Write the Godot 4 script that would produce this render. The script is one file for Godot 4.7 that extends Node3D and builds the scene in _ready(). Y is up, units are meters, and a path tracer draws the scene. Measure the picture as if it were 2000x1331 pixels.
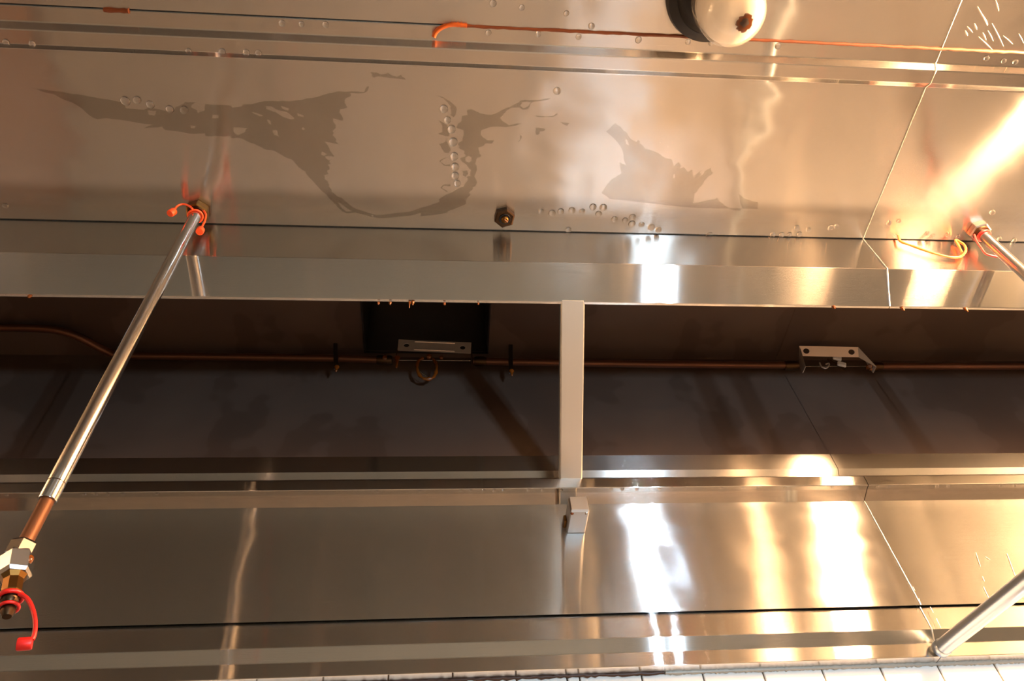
extends Node3D
# The inside of a stainless kitchen exhaust hood with its filters taken out, seen from below. Metres, y up.
# The hood runs along x; the tiled wall is at z = -1.38; the camera stands at the open front edge, 1.30 m above the floor.

const EYE := Vector3(0, 1.3, 0)
const FOCAL := 1467.74                    # pixels of the 2000 x 1331 photograph
const AX := Vector3(0.99559, -0.06714, 0.06550)
const AY := Vector3(-0.00894, 0.62725, 0.77877)
const AZ := Vector3(-0.09337, -0.77592, 0.62388)
const CEIL := 2.79                        # underside of the hood's ceiling
const LIP := 2.011                        # bottom edge of the hood
const SEAM := 1.0                         # x of the joint between the two hood sections
const LEFT := -3.5
const RIGHT := 2.05
const LAMP_AT := Vector3(0.503, 2.79, -0.349)
const FRONT := -0.05                      # inner face of the front skirt

var M := {}
var rng := RandomNumberGenerator.new()
var taken := {}

# ------------------------------------------------------------------ pixels to directions
func ray(px: float, py: float) -> Vector3:
	return (AX * (px - 1000.0) - AY * (py - 665.5) - AZ * FOCAL).normalized()
func on_y(px: float, py: float, y: float) -> Vector3:
	var r := ray(px, py)
	return EYE + r * ((y - EYE.y) / r.y)
func on_z(px: float, py: float, z: float) -> Vector3:
	var r := ray(px, py)
	return EYE + r * ((z - EYE.z) / r.z)

# ------------------------------------------------------------------ mesh building
class Shape:
	var v := PackedVector3Array()
	var n := PackedVector3Array()
	var u := PackedVector2Array()
	var i := PackedInt32Array()
	func vert(p: Vector3, nn: Vector3, uv := Vector2.ZERO) -> int:
		v.append(p); n.append(nn); u.append(uv)
		return v.size() - 1
	func tri(a: int, b: int, c: int) -> void:
		var f := (v[b] - v[a]).cross(v[c] - v[a])
		if f.dot(n[a] + n[b] + n[c]) > 0.0:
			i.append_array([a, c, b])
		else:
			i.append_array([a, b, c])
	func quad(a: int, b: int, c: int, d: int) -> void:
		tri(a, b, c); tri(a, c, d)
	func flat(p: Array, uvs := []) -> void:     # a flat convex polygon
		var nn: Vector3 = (p[1] - p[0]).cross(p[2] - p[0]).normalized()
		var first := v.size()
		for k in p.size():
			vert(p[k], nn, uvs[k] if uvs.size() else Vector2.ZERO)
		for k in range(1, p.size() - 1):
			tri(first, first + k, first + k + 1)
	func facing(p: Array, out: Vector3) -> void: # flat polygon whose normal is turned towards out
		var nn: Vector3 = (p[1] - p[0]).cross(p[2] - p[0]).normalized()
		if nn.dot(out) < 0.0:
			nn = -nn
		var first := v.size()
		var side: Vector3 = (p[1] - p[0]).normalized()
		var up := nn.cross(side)
		for k in p.size():
			var q: Vector3 = p[k] - p[0]
			vert(p[k], nn, Vector2(q.dot(side), q.dot(up)))
		for k in range(1, p.size() - 1):
			tri(first, first + k, first + k + 1)
	func box(t: Transform3D, s: Vector3, b := 0.0) -> void:  # b: chamfer
		var h := s / 2.0
		var c := t * Vector3.ZERO
		var axes := [Vector3.RIGHT, Vector3.UP, Vector3.BACK]
		for a in 3:
			for sg in [-1.0, 1.0]:
				var e1: Vector3 = axes[(a + 1) % 3]
				var e2: Vector3 = axes[(a + 2) % 3]
				var ax: Vector3 = axes[a]
				var o: Vector3 = ax * sg * h[a]
				var l1: float = h[(a + 1) % 3] - b
				var l2: float = h[(a + 2) % 3] - b
				var p := []
				for q in [[-1, -1], [1, -1], [1, 1], [-1, 1]]:
					p.append(t * (o + e1 * l1 * q[0] + e2 * l2 * q[1]))
				facing(p, t.basis * (ax * sg))
				if b > 0.0:
					for s2 in [-1.0, 1.0]:   # chamfers between face a and face a+1
						var m1: Vector3 = ax * sg * h[a] + e1 * s2 * (h[(a + 1) % 3] - b)
						var m2: Vector3 = ax * sg * (h[a] - b) + e1 * s2 * h[(a + 1) % 3]
						facing([t * (m1 - e2 * l2), t * (m1 + e2 * l2), t * (m2 + e2 * l2), t * (m2 - e2 * l2)], t.basis * (ax * sg + e1 * s2))
		if b > 0.0:
			for x in [-1.0, 1.0]:
				for y in [-1.0, 1.0]:
					for z in [-1.0, 1.0]:
						var k := Vector3(h.x * x, h.y * y, h.z * z)
						facing([t * (k - Vector3(0, b * y, b * z)), t * (k - Vector3(b * x, 0, b * z)), t * (k - Vector3(b * x, b * y, 0))], t.basis * k)
	func lathe(t: Transform3D, prof: Array, seg := 32, smooth := true, turn := 0.0) -> void: # prof: Vector2(radius, height along local y), outside to the right when going up
		for k in prof.size() - 1:
			var a: Vector2 = prof[k]
			var b: Vector2 = prof[k + 1]
			var d := b - a
			if d.length() < 1e-7:
				continue
			var na := Vector2(d.y, -d.x).normalized()
			var nb := na
			if smooth and k > 0:
				var d0: Vector2 = a - prof[k - 1]
				var n0 := Vector2(d0.y, -d0.x).normalized()
				if n0.dot(na) > 0.7: na = (n0 + na).normalized()
			if smooth and k < prof.size() - 2:
				var d1: Vector2 = prof[k + 2] - b
				var n1 := Vector2(d1.y, -d1.x).normalized()
				if n1.dot(nb) > 0.7: nb = (n1 + nb).normalized()
			for j in seg:
				var t0 := TAU * j / seg + turn
				var t1 := TAU * (j + 1) / seg + turn
				var tm := (t0 + t1) / 2.0
				var f := func(r: Vector2, th: float, nn: Vector2, tn: float) -> int:
					return vert(t * Vector3(cos(th) * r.x, r.y, sin(th) * r.x), (t.basis * Vector3(cos(tn) * nn.x, nn.y, sin(tn) * nn.x)).normalized(), Vector2(th / TAU, r.y))
				var s0 := t0 if smooth else tm
				var s1 := t1 if smooth else tm
				var i0: int = f.call(a, t0, na, s0)
				var i1: int = f.call(a, t1, na, s1)
				var i2: int = f.call(b, t1, nb, s1)
				var i3: int = f.call(b, t0, nb, s0)
				if a.x > 1e-6: tri(i0, i1, i2)
				if b.x > 1e-6: tri(i0, i2, i3)
	func tube(path: Array, radius, seg := 12, caps := true) -> void: # radius: a number or one for each point
		var m := path.size()
		var ref := Vector3.UP
		var rings := []
		for k in m:
			var d: Vector3 = (path[mini(k + 1, m - 1)] - path[maxi(k - 1, 0)]).normalized()
			if k == 0 and absf(d.dot(ref)) > 0.9: ref = Vector3.RIGHT
			var a := (ref - d * d.dot(ref)).normalized()
			ref = a
			var b := d.cross(a)
			var r: float = radius[k] if radius is Array else radius
			var ring := []
			for j in seg + 1:
				var th := TAU * j / seg
				var nn := a * cos(th) + b * sin(th)
				ring.append(vert(path[k] + nn * r, nn, Vector2(k * 0.1, float(j) / seg)))
			rings.append(ring)
			if k > 0:
				for j in seg:
					quad(rings[k - 1][j], rings[k - 1][j + 1], ring[j + 1], ring[j])
			if caps and (k == 0 or k == m - 1):
				var cn := d if k else -d
				var c := vert(path[k], cn)
				for j in seg:
					var p0 := vert(v[ring[j]], cn)
					var p1 := vert(v[ring[j + 1]], cn)
					tri(c, p0, p1)
	func prism(poly: PackedVector2Array, t: Transform3D, depth: float) -> void: # polygon in local xy, from z = 0 to depth
		var ids := Geometry2D.triangulate_polygon(poly)
		for side in 2:
			var z := depth * side
			var nn := (t.basis * Vector3(0, 0, 1 if side else -1)).normalized()
			var first := v.size()
			for p in poly:
				vert(t * Vector3(p.x, p.y, z), nn, p)
			for k in range(0, ids.size(), 3):
				tri(first + ids[k], first + ids[k + 1], first + ids[k + 2])
		var clock := 1.0 if Geometry2D.is_polygon_clockwise(poly) else -1.0
		for k in poly.size():
			var a := poly[k]
			var b := poly[(k + 1) % poly.size()]
			var e := (b - a).normalized()
			var out := t.basis * Vector3(-e.y * clock, e.x * clock, 0)
			facing([t * Vector3(a.x, a.y, 0), t * Vector3(b.x, b.y, 0), t * Vector3(b.x, b.y, depth), t * Vector3(a.x, a.y, depth)], out)
	func mesh() -> ArrayMesh:
		var arr := []
		arr.resize(Mesh.ARRAY_MAX)
		arr[Mesh.ARRAY_VERTEX] = v; arr[Mesh.ARRAY_NORMAL] = n; arr[Mesh.ARRAY_TEX_UV] = u; arr[Mesh.ARRAY_TEX_UV2] = u; arr[Mesh.ARRAY_INDEX] = i
		var am := ArrayMesh.new()
		am.add_surface_from_arrays(Mesh.PRIMITIVE_TRIANGLES, arr)
		return am

func numbered(called: String) -> String:
	if not taken.has(called):
		taken[called] = 0
		return called
	taken[called] += 1
	return "%s_%03d" % [called, taken[called]]
func thing(called: String, label: String, category: String, at := Vector3.ZERO, group := "") -> Node3D:
	var o := Node3D.new()
	o.name = numbered(called)
	o.position = at
	add_child(o)
	tag(o, label, category, group)
	return o
func tag(o: Node, label: String, category: String, group := "") -> void:
	o.set_meta("label", label)
	o.set_meta("category", category)
	if group: o.set_meta("group", group)
func put(called: String, s: Shape, m: Material, parent: Node = self) -> MeshInstance3D:
	var o := MeshInstance3D.new()
	o.name = numbered(called) if parent == self else called
	o.mesh = s.mesh()
	o.material_override = m
	parent.add_child(o, true)
	return o
func struct(called: String, s: Shape, m: Material) -> MeshInstance3D:
	var o := put(called, s, m)
	o.set_meta("kind", "structure")
	return o
func at(p: Vector3) -> Transform3D:
	return Transform3D(Basis.IDENTITY, p)
func along(p: Vector3, dir: Vector3) -> Transform3D:   # local y runs along dir
	var y := dir.normalized()
	var x := (Vector3.RIGHT if absf(y.x) < 0.9 else Vector3.BACK)
	x = (x - y * y.dot(x)).normalized()
	return Transform3D(Basis(x, y, x.cross(y)), p)

# ------------------------------------------------------------------ folded sheet metal: a profile in (z, y) drawn out along x
var wave := FastNoiseLite.new()
func sheet(prof: Array, x0: float, x1: float, amp := 0.0, thick := 0.0015, off := 0.0) -> Shape:
	var s := Shape.new()
	# the profile cut into short pieces, with sharp corners kept
	var pts := []     # [z, y, normal z, normal y, s, weight]
	var dist := 0.0
	var nseg := prof.size() - 1
	var dirs := []
	for k in nseg:
		dirs.append((prof[k + 1] - prof[k]).normalized())
	for k in nseg:
		var a: Vector2 = prof[k]
		var b: Vector2 = prof[k + 1]
		var d: Vector2 = dirs[k]
		var nn := Vector2(-d.y, d.x)
		var na := nn
		var nb := nn
		var l := a.distance_to(b)
		if k > 0 and l < 0.004:            # only the short pieces of a bend are smoothed; the flats stay flat
			var p := Vector2(-dirs[k - 1].y, dirs[k - 1].x)
			if p.dot(nn) > 0.85: na = p if prof[k - 1].distance_to(a) > 0.004 else (p + nn).normalized()
		if k < nseg - 1 and l < 0.004:
			var p := Vector2(-dirs[k + 1].y, dirs[k + 1].x)
			if p.dot(nn) > 0.85: nb = p if prof[k + 2].distance_to(b) > 0.004 else (p + nn).normalized()
		var c := maxi(1, int(l / 0.025)) if amp > 0.0 else 1
		for j in c + 1:
			var f := float(j) / c
			var q := a.lerp(b, f)
			var w := smoothstep(0.0, 0.03, f * l) * smoothstep(0.0, 0.03, l - f * l) if amp > 0.0 else 0.0
			var m := (na.lerp(nb, f)).normalized()
			pts.append([q.x, q.y, m.x, m.y, dist + f * l, w, j == 0])
		dist += l
	var nx := int((x1 - x0) / 0.04) + 1 if amp > 0.0 else 1
	var h := func(x: float, t: float, w: float) -> float:
		return amp * w * (wave.get_noise_2d(x * 130.0 + off, t * 60.0 + off) + 0.35 * wave.get_noise_2d(x * 420.0 - off, t * 130.0))
	var cols := []
	for k in pts.size():
		var q: Array = pts[k]
		var col := []
		for j in nx + 1:
			var x := lerpf(x0, x1, float(j) / nx)
			var nn := Vector3(0, q[3], q[2])
			var p := Vector3(x, q[1], q[0])
			if amp > 0.0:
				var e := 0.004
				var w0: float = h.call(x, q[4], q[5])
				var gx: float = (h.call(x + e, q[4], q[5]) - h.call(x - e, q[4], q[5])) / (2.0 * e)
				var gs: float = (h.call(x, q[4] + e, q[5]) - h.call(x, q[4] - e, q[5])) / (2.0 * e)
				p += nn * w0
				nn = (nn - Vector3(gx, 0, 0) - Vector3(0, -nn.z, nn.y) * gs).normalized()
			col.append(s.vert(p, nn, Vector2(q[4], x)))
		cols.append(col)
		if k > 0 and not q[6]:
			for j in nx:
				s.quad(cols[k - 1][j], cols[k - 1][j + 1], col[j + 1], col[j])
	# back face and rims
	var back := []
	for q in pts:
		back.append(Vector2(q[0], q[1]) - Vector2(q[2], q[3]) * thick)
	for k in range(1, pts.size()):
		if pts[k][6]: continue
		var nn := Vector3(0, -pts[k][3], -pts[k][2])
		var pa: Vector2 = back[k - 1]
		var pb: Vector2 = back[k]
		s.facing([Vector3(x0, pa.y, pa.x), Vector3(x1, pa.y, pa.x), Vector3(x1, pb.y, pb.x), Vector3(x0, pb.y, pb.x)], nn)
	for e in [0, pts.size() - 1]:
		var q: Array = pts[e]
		var b: Vector2 = back[e]
		var d: Vector2 = -dirs[0] if e == 0 else dirs[-1]
		s.facing([Vector3(x0, q[1], q[0]), Vector3(x1, q[1], q[0]), Vector3(x1, b.y, b.x), Vector3(x0, b.y, b.x)], Vector3(0, d.y, d.x))
	return s
func rounded(prof: Array, r: float) -> Array:    # a profile with its inner corners rounded off
	var out := [prof[0]]
	for k in range(1, prof.size() - 1):
		var p: Vector2 = prof[k]
		var a: Vector2 = (prof[k - 1] - p).normalized()
		var b: Vector2 = (prof[k + 1] - p).normalized()
		for j in 5:
			var t := j / 4.0
			var q0 := p + a * r * (1.0 - t)
			var q1 := p + b * r * t
			out.append(q0.lerp(q1, t))
	out.append(prof[-1])
	return out

# ------------------------------------------------------------------ materials
func noise_tex(freq: float, w: int, h: int, sd: int, lo: Color, hi: Color, octaves := 3, normal := false, stretch := false) -> NoiseTexture2D:
	var f := FastNoiseLite.new()
	f.seed = sd
	f.frequency = freq
	f.fractal_octaves = octaves
	var t := NoiseTexture2D.new()
	t.width = w
	t.height = h
	t.seamless = true
	t.noise = f
	if normal:
		t.as_normal_map = true
		t.bump_strength = 4.0
	else:
		var g := Gradient.new()
		g.set_color(0, lo)
		g.set_color(1, hi)
		t.color_ramp = g
	return t
func mat(called: String, c: Color, rough := 0.5, metal := 0.0) -> StandardMaterial3D:
	var m := StandardMaterial3D.new()
	m.resource_name = called
	m.albedo_color = c
	m.roughness = rough
	m.metallic = metal
	M[called] = m
	return m
var grains := {}
func grain_texture(amount: float) -> ImageTexture:      # fine grinding lines along x: the surface tilts a little, line by line, about x only
	var img := Image.create(2048, 4, false, Image.FORMAT_RGB8)
	var r := RandomNumberGenerator.new()
	r.seed = 3
	for k in 2048:
		var t := clampf(r.randfn(0.0, amount) * (2.4 if k % 4 == 0 else 1.0), -0.9, 0.9)
		var nn := Vector3(t, 0, 1).normalized()
		for j in 4:
			img.set_pixel(k, j, Color(nn.x * 0.5 + 0.5, 0.5, nn.z * 0.5 + 0.5))
	return ImageTexture.create_from_image(img)
func brushed(called: String, c: Color, rough: float, aniso: float, tilt := 0.12) -> StandardMaterial3D: # u runs across the grain: gloss is drawn out along it
	var m := mat(called, c, rough, 1.0)
	m.anisotropy_enabled = true
	m.anisotropy = aniso
	if not grains.has(tilt): grains[tilt] = grain_texture(tilt)
	m.normal_enabled = true
	m.normal_texture = grains[tilt]
	m.uv1_scale = Vector3(97.0, 1.0, 1)
	return m

func _ready() -> void:
	rng.seed = 7
	wave.seed = 11
	wave.frequency = 0.02
	# camera
	var cam := Camera3D.new()
	cam.name = "camera"
	cam.transform = Transform3D(Basis(AX, AY, AZ).orthonormalized(), EYE)
	cam.fov = 48.781
	cam.near = 0.02
	cam.far = 60.0
	add_child(cam)
	cam.current = true
	# surroundings: a closed kitchen, all light comes from its lamps
	var env := Environment.new()
	env.background_mode = Environment.BG_COLOR
	env.background_color = Color(0, 0, 0)
	env.tonemap_mode = Environment.TONE_MAPPER_LINEAR
	env.tonemap_exposure = 1.32
	env.sdfgi_enabled = true
	env.ssao_enabled = true
	env.ssil_enabled = true
	var we := WorldEnvironment.new()
	we.name = "surroundings"
	we.environment = env
	add_child(we)

	make_materials()
	build_room()
	build_lamps()
	build_hood()
	build_plenum_pipes()
	build_nozzles()
	build_details()
	build_water()

const STEEL := Color(0.80, 0.785, 0.765)
const LAMP_WARM := Color(1.0, 0.79, 0.58)
const LAMP_PANEL := Color(0.95, 0.98, 1.0)
const WINDOW_LIGHT := 0.3
const WORK_AT := Vector3(1.29, 0, 1.35)
const WORK_GAP := 0.056
const LAMP_COOL := Color(0.80, 0.91, 1.0)

func make_materials() -> void:
	brushed("steel", STEEL, 0.17, 1.0, 0.14)
	brushed("rear_steel", STEEL, 0.125, 1.0, 0.34)
	brushed("guard_steel", STEEL, 0.3, 1.0, 0.2)
	brushed("steel_rail", STEEL, 0.065, 1.0, 0.13)
	var cm := brushed("ceiling_steel", STEEL, 0.17, 1.0, 0.13)
	cm.detail_enabled = true
	cm.detail_albedo = stain_texture()
	cm.detail_blend_mode = BaseMaterial3D.BLEND_MODE_MUL
	cm.detail_uv_layer = BaseMaterial3D.DETAIL_UV_2
	cm.uv2_scale = Vector3(1.0 / 0.40, 1.0 / 2.6, 1)
	cm.uv2_offset = Vector3(0, 1.4 / 2.6, 0)
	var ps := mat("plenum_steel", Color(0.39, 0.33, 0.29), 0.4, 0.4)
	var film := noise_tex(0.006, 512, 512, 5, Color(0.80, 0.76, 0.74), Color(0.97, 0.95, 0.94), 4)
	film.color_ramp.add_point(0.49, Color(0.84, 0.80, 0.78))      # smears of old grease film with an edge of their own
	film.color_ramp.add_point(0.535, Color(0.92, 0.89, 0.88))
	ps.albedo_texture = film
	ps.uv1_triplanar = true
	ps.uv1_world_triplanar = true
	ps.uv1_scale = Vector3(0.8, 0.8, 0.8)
	mat("weld", Color(0.92, 0.90, 0.86), 0.3, 1.0)
	mat("chrome", Color(0.82, 0.80, 0.78), 0.17, 1.0)
	mat("galvanised", Color(0.72, 0.76, 0.80), 0.3, 1.0)
	mat("brass_nut", Color(0.48, 0.33, 0.16), 0.33, 1.0)
	mat("dark_brass", Color(0.30, 0.22, 0.15), 0.4, 1.0)
	mat("pipe_brown", Color(0.42, 0.25, 0.13), 0.45, 0.5)
	mat("conduit_brown", Color(0.40, 0.26, 0.19), 0.42, 0.8)
	mat("black_rubber", Color(0.03, 0.028, 0.025), 0.6)
	mat("socket_dark", Color(0.10, 0.085, 0.07), 0.45, 0.3)
	var orange := mat("orange_rubber", Color(0.88, 0.28, 0.06), 0.45)
	orange.subsurf_scatter_enabled = true
	orange.subsurf_scatter_strength = 0.1
	mat("red_rubber", Color(0.78, 0.09, 0.05), 0.42)
	mat("sealant", Color(0.46, 0.22, 0.06), 0.55)
	mat("bright_sealant", Color(0.82, 0.38, 0.08), 0.5)
	mat("amber_grease", Color(0.40, 0.20, 0.03), 0.25)
	mat("dark_grease", Color(0.05, 0.03, 0.02), 0.3)
	mat("burnt", Color(0.22, 0.12, 0.03), 0.6)
	mat("grime", Color(0.24, 0.13, 0.05), 0.5)
	mat("caulk", Color(0.62, 0.60, 0.55), 0.35)
	mat("stub_steel", Color(0.78, 0.78, 0.78), 0.3, 1.0)
	mat("satin_steel", Color(0.76, 0.76, 0.74), 0.42, 1.0)
	mat("bare_plate", Color(0.84, 0.76, 0.70), 0.4, 0.3)
	mat("ceramic", Color(0.82, 0.83, 0.86), 0.35)
	mat("wire", Color(0.65, 0.62, 0.58), 0.25, 1.0)
	mat("bracket_steel", Color(0.74, 0.70, 0.67), 0.36, 0.6)
	mat("glaze", Color(0.90, 0.89, 0.86), 0.16)
	mat("grout", Color(0.42, 0.30, 0.18), 0.8)
	mat("wall_paint", Color(0.72, 0.66, 0.57), 0.7)
	mat("ceiling_paint", Color(0.82, 0.80, 0.76), 0.8)
	var fl := mat("floor_vinyl", Color(1, 1, 1), 0.5)
	fl.albedo_texture = noise_tex(0.02, 256, 256, 9, Color(0.56, 0.55, 0.50), Color(0.66, 0.64, 0.58), 3)
	fl.uv1_triplanar = true
	fl.uv1_world_triplanar = true
	mat("range_steel", Color(0.62, 0.61, 0.59), 0.35, 1.0)
	mat("iron", Color(0.05, 0.045, 0.04), 0.55, 0.4)
	mat("cardboard", Color(0.46, 0.28, 0.14), 0.85)
	mat("drop_cloth", Color(0.52, 0.475, 0.43), 0.8)
	var gl := mat("jar_glass", Color(1.0, 0.97, 0.92, 0.12), 0.04)
	gl.transparency = BaseMaterial3D.TRANSPARENCY_ALPHA
	mat("frosted_bulb", Color(0.93, 0.90, 0.84), 0.22)
	var wt := mat("water", Color(1, 1, 1, 0.0), 0.0)
	wt.refraction_enabled = true
	wt.refraction_scale = 0.033
	var wg := mat("warm_glow", Color(1, 0.85, 0.65), 0.4)
	wg.emission_enabled = true
	wg.emission = LAMP_WARM
	wg.emission_energy_multiplier = 20.0
	var pg := mat("panel_glow", Color(1, 1, 0.97), 0.4)
	pg.emission_enabled = true
	pg.emission = LAMP_PANEL
	pg.emission_energy_multiplier = 3.0
	var dg := mat("day_glow", Color(0.95, 0.97, 1), 0.5)
	dg.emission_enabled = true
	dg.emission = LAMP_COOL
	dg.emission_energy_multiplier = 2.0
	var cg := mat("cool_glow", Color(0.95, 0.97, 1), 0.4)
	cg.emission_enabled = true
	cg.emission = LAMP_COOL
	cg.emission_energy_multiplier = 8.0

# ------------------------------------------------------------------ dried water marks on the ceiling sheet, as an image over (z, x)
const STAIN_W := 820       # across z, 0.40 m from the rib
const STAIN_H := 2048      # along x, 2.6 m from x = -1.4
const STAIN_Z0 := -0.512
func stain_uv(px: float, py: float) -> Vector2:
	var p := on_y(px, py, CEIL)
	return Vector2((STAIN_Z0 - p.z) / 0.40 * STAIN_W, (p.x + 1.4) / 2.6 * STAIN_H)
func fill(img: Image, poly: Array, c: Color) -> void:
	var lo := 1e9
	var hi := -1e9
	for p in poly:
		lo = minf(lo, p.y)
		hi = maxf(hi, p.y)
	for y in range(maxi(0, int(lo)), mini(STAIN_H - 1, int(hi) + 1) + 1):
		var xs := []
		for k in poly.size():
			var a: Vector2 = poly[k]
			var b: Vector2 = poly[(k + 1) % poly.size()]
			if (a.y <= y) != (b.y <= y):
				xs.append(a.x + (y - a.y) / (b.y - a.y) * (b.x - a.x))
		xs.sort()
		for k in range(0, xs.size() - 1, 2):
			var x0 := clampi(int(round(xs[k])), 0, STAIN_W)
			var x1 := clampi(int(round(xs[k + 1])), 0, STAIN_W)
			if x1 > x0:
				img.fill_rect(Rect2i(x0, y, x1 - x0, 1), c)
func ragged(poly: Array, amount: float) -> Array:    # finer outline: every edge cut in three and jittered
	var out := []
	for k in poly.size():
		var a: Vector2 = poly[k]
		var b: Vector2 = poly[(k + 1) % poly.size()]
		out.append(a)
		var l := a.distance_to(b)
		if l > 12.0:
			for j in [0.33, 0.66]:
				out.append(a.lerp(b, j) + Vector2(rng.randf_range(-1, 1), rng.randf_range(-1, 1)) * minf(amount, l * 0.1))
	return out
func marks(img: Image, org: Vector2, scale: float, pts: Array, c: Color, rough := 3.0) -> void:
	var poly := []
	for k in range(0, pts.size(), 2):
		poly.append(stain_uv(org.x + pts[k] / scale, org.y + pts[k + 1] / scale))
	fill(img, ragged(poly, rough), c)
func stain_texture() -> ImageTexture:
	var img := Image.create(STAIN_W, STAIN_H, false, Image.FORMAT_RGB8)
	var dry := Color(1, 1, 1)
	var wet := Color(0.85, 0.84, 0.825)
	img.fill(dry)
	var a := Vector2(400, 150)
	var s := 4.589
	marks(img, a, s, [0,245, 80,250, 170,255, 230,255, 240,275, 320,270, 340,245, 400,248, 500,222, 600,215, 740,220, 880,205, 1000,182, 1080,158, 1180,132, 1290,132, 1420,138, 1435,110, 1450,85, 1468,90, 1465,110, 1440,140, 1400,148, 1300,148, 1305,175, 1265,190, 1250,210, 1260,245, 1275,275, 1205,290, 1205,320, 1232,395, 1190,385, 1145,372, 1160,420, 1170,460, 1145,490, 1160,540, 1195,605, 1140,595, 1065,583, 1095,610, 1115,660, 1162,720, 1120,710, 1075,715, 1100,745, 1128,780, 1098,790, 1115,820, 1090,850, 1105,870, 1065,885, 1090,930, 1115,965, 1130,1030, 1180,1075, 1250,1120, 1310,1160, 1370,1195, 1450,1230, 1550,1260, 1490,1262, 1400,1218, 1360,1204, 1330,1222, 1260,1226, 1220,1200, 1180,1150, 1120,1105, 1050,1030, 960,930, 900,860, 860,825, 820,790, 770,738, 700,715, 650,680, 600,658, 550,655, 500,630, 450,605, 390,590, 350,560, 290,545, 240,555, 230,530, 150,535, 0,530], wet)
	marks(img, a, s, [1190,1130, 1240,1140, 1300,1170, 1350,1195, 1325,1208, 1265,1212, 1230,1185], dry, 1.0)
	for hole in [[540,262, 600,265, 660,300, 740,320, 800,375, 770,385, 700,360, 640,320, 560,295], [680,262, 755,285, 740,305, 690,285], [825,325, 880,345, 880,360, 830,350], [415,315, 470,325, 520,350, 490,355], [560,380, 590,400, 590,428, 565,415], [605,480, 640,475, 668,540, 620,520], [860,465, 880,452, 895,468, 885,480], [1045,670, 1090,695, 1070,710, 1040,700], [250,455, 375,460, 360,490, 300,525, 250,490], [50,345, 110,350, 105,375, 60,372]]:
		marks(img, a, s, hole, dry, 1.5)
	marks(img, Vector2.ZERO, 2.856, [160,487, 300,508, 430,525, 560,550, 680,570, 720,605, 800,612, 830,600, 960,620, 1000,590, 1030,568, 1090,572, 1065,590, 1100,630, 1180,600, 1250,590, 1250,745, 1170,742, 1050,745, 920,725, 905,705, 800,715, 850,695, 700,672, 600,658, 540,665, 480,630, 400,570, 300,525], wet)
	for hole in [[690,580, 760,585, 770,605, 700,605], [820,615, 870,618, 860,645, 830,640], [1060,700, 1090,702, 1085,716, 1062,714], [1180,640, 1215,642, 1212,660, 1182,660]]:
		marks(img, Vector2.ZERO, 2.856, hole, dry, 1.5)
	a = Vector2(820, 130)
	s = 4.437
	marks(img, a, s, [360,430, 410,420, 410,375, 440,370, 480,385, 520,405, 570,415, 620,418, 700,380, 780,350, 830,320, 900,288, 960,292, 1060,285, 1150,266, 1090,292, 990,304, 960,318, 930,370, 890,375, 860,355, 800,355, 740,395, 720,420, 695,440, 710,470, 740,490, 770,510, 840,493, 890,497, 800,517, 740,527, 680,520, 600,525, 540,545, 525,580, 540,610, 580,640, 640,640, 620,670, 580,665, 540,690, 500,705, 515,740, 525,780, 490,800, 475,840, 485,920, 480,1040, 440,1080, 420,1130, 400,1190, 340,1220, 280,1245, 180,1280, 0,1300, 0,1255, 100,1230, 170,1175, 160,1155, 230,1110, 330,1060, 380,1040, 405,1000, 400,960, 440,950, 440,900, 400,850, 345,800, 390,780, 385,740, 340,710, 325,670, 370,640, 380,590, 370,550, 320,535, 320,500, 360,470], wet)
	marks(img, a, s, [880,310, 930,302, 960,312, 935,345, 895,362, 872,345], dry, 1.0)
	marks(img, a, s, [395,790, 420,775, 445,790, 447,818, 420,835, 393,820], dry, 1.0)
	for blob in [[135,250, 200,265, 270,310, 315,360, 310,410, 290,445, 262,420, 270,380, 250,330, 200,275], [160,465, 195,485, 235,510, 245,570, 255,605, 220,605, 155,580, 190,570, 195,520], [165,675, 215,655, 225,615, 235,660, 265,720, 250,750, 215,750, 190,720], [365,905, 410,905, 415,930, 395,960, 370,945], [1000,425, 1060,432, 1150,430, 1190,405, 1190,420, 1150,440, 1060,440, 1005,435], [1210,485, 1290,490, 1280,520, 1250,505], [1000,530, 1085,540, 1075,560, 1040,565, 1020,595, 1005,590], [860,585, 880,605, 870,640, 845,660, 865,625], [165,825, 200,798, 235,790, 205,805, 180,828, 215,855, 260,850, 265,868, 205,862], [175,1055, 200,1025, 260,1022, 265,1042, 205,1035, 190,1055, 240,1085, 225,1090]]:
		marks(img, a, s, blob, wet, 1.5)
	marks(img, Vector2.ZERO, 1.0, [665,385, 690,408, 735,421, 800,414, 850,398, 860,405, 800,422, 740,427, 690,415, 660,395], wet, 2.0)
	marks(img, Vector2.ZERO, 1.0, [722,141, 735,142, 745,146, 757,142, 764,147, 775,150, 783,146, 792,156, 780,154, 765,153, 750,151, 738,149, 728,152], wet, 2.0)
	a = Vector2(1120, 230)
	s = 5.556
	var damp := wet.lerp(dry, 0.25)
	marks(img, a, s, [450,60, 520,110, 590,190, 680,265, 700,240, 740,290, 790,340, 860,360, 940,400, 1000,440, 1065,450, 1085,530, 1140,480, 1150,550, 1200,535, 1240,590, 1290,540, 1300,650, 1390,570, 1360,640, 1490,545, 1520,600, 1450,660, 1390,740, 1310,830, 1290,930, 1440,900, 1560,870, 1600,920, 1720,1000, 1800,1010, 1830,980, 1780,800, 1850,880, 2000,920, 2000,990, 1300,980, 1000,950, 600,900, 380,880, 300,820, 420,660, 520,610, 500,480, 570,520, 540,400, 450,240, 350,150], damp)
	for hole in [[1085,610, 1095,615, 1090,660, 1075,650], [550,210, 590,260, 600,300, 570,285]]:
		marks(img, a, s, hole, dry, 1.0)
	return ImageTexture.create_from_image(img)

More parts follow.
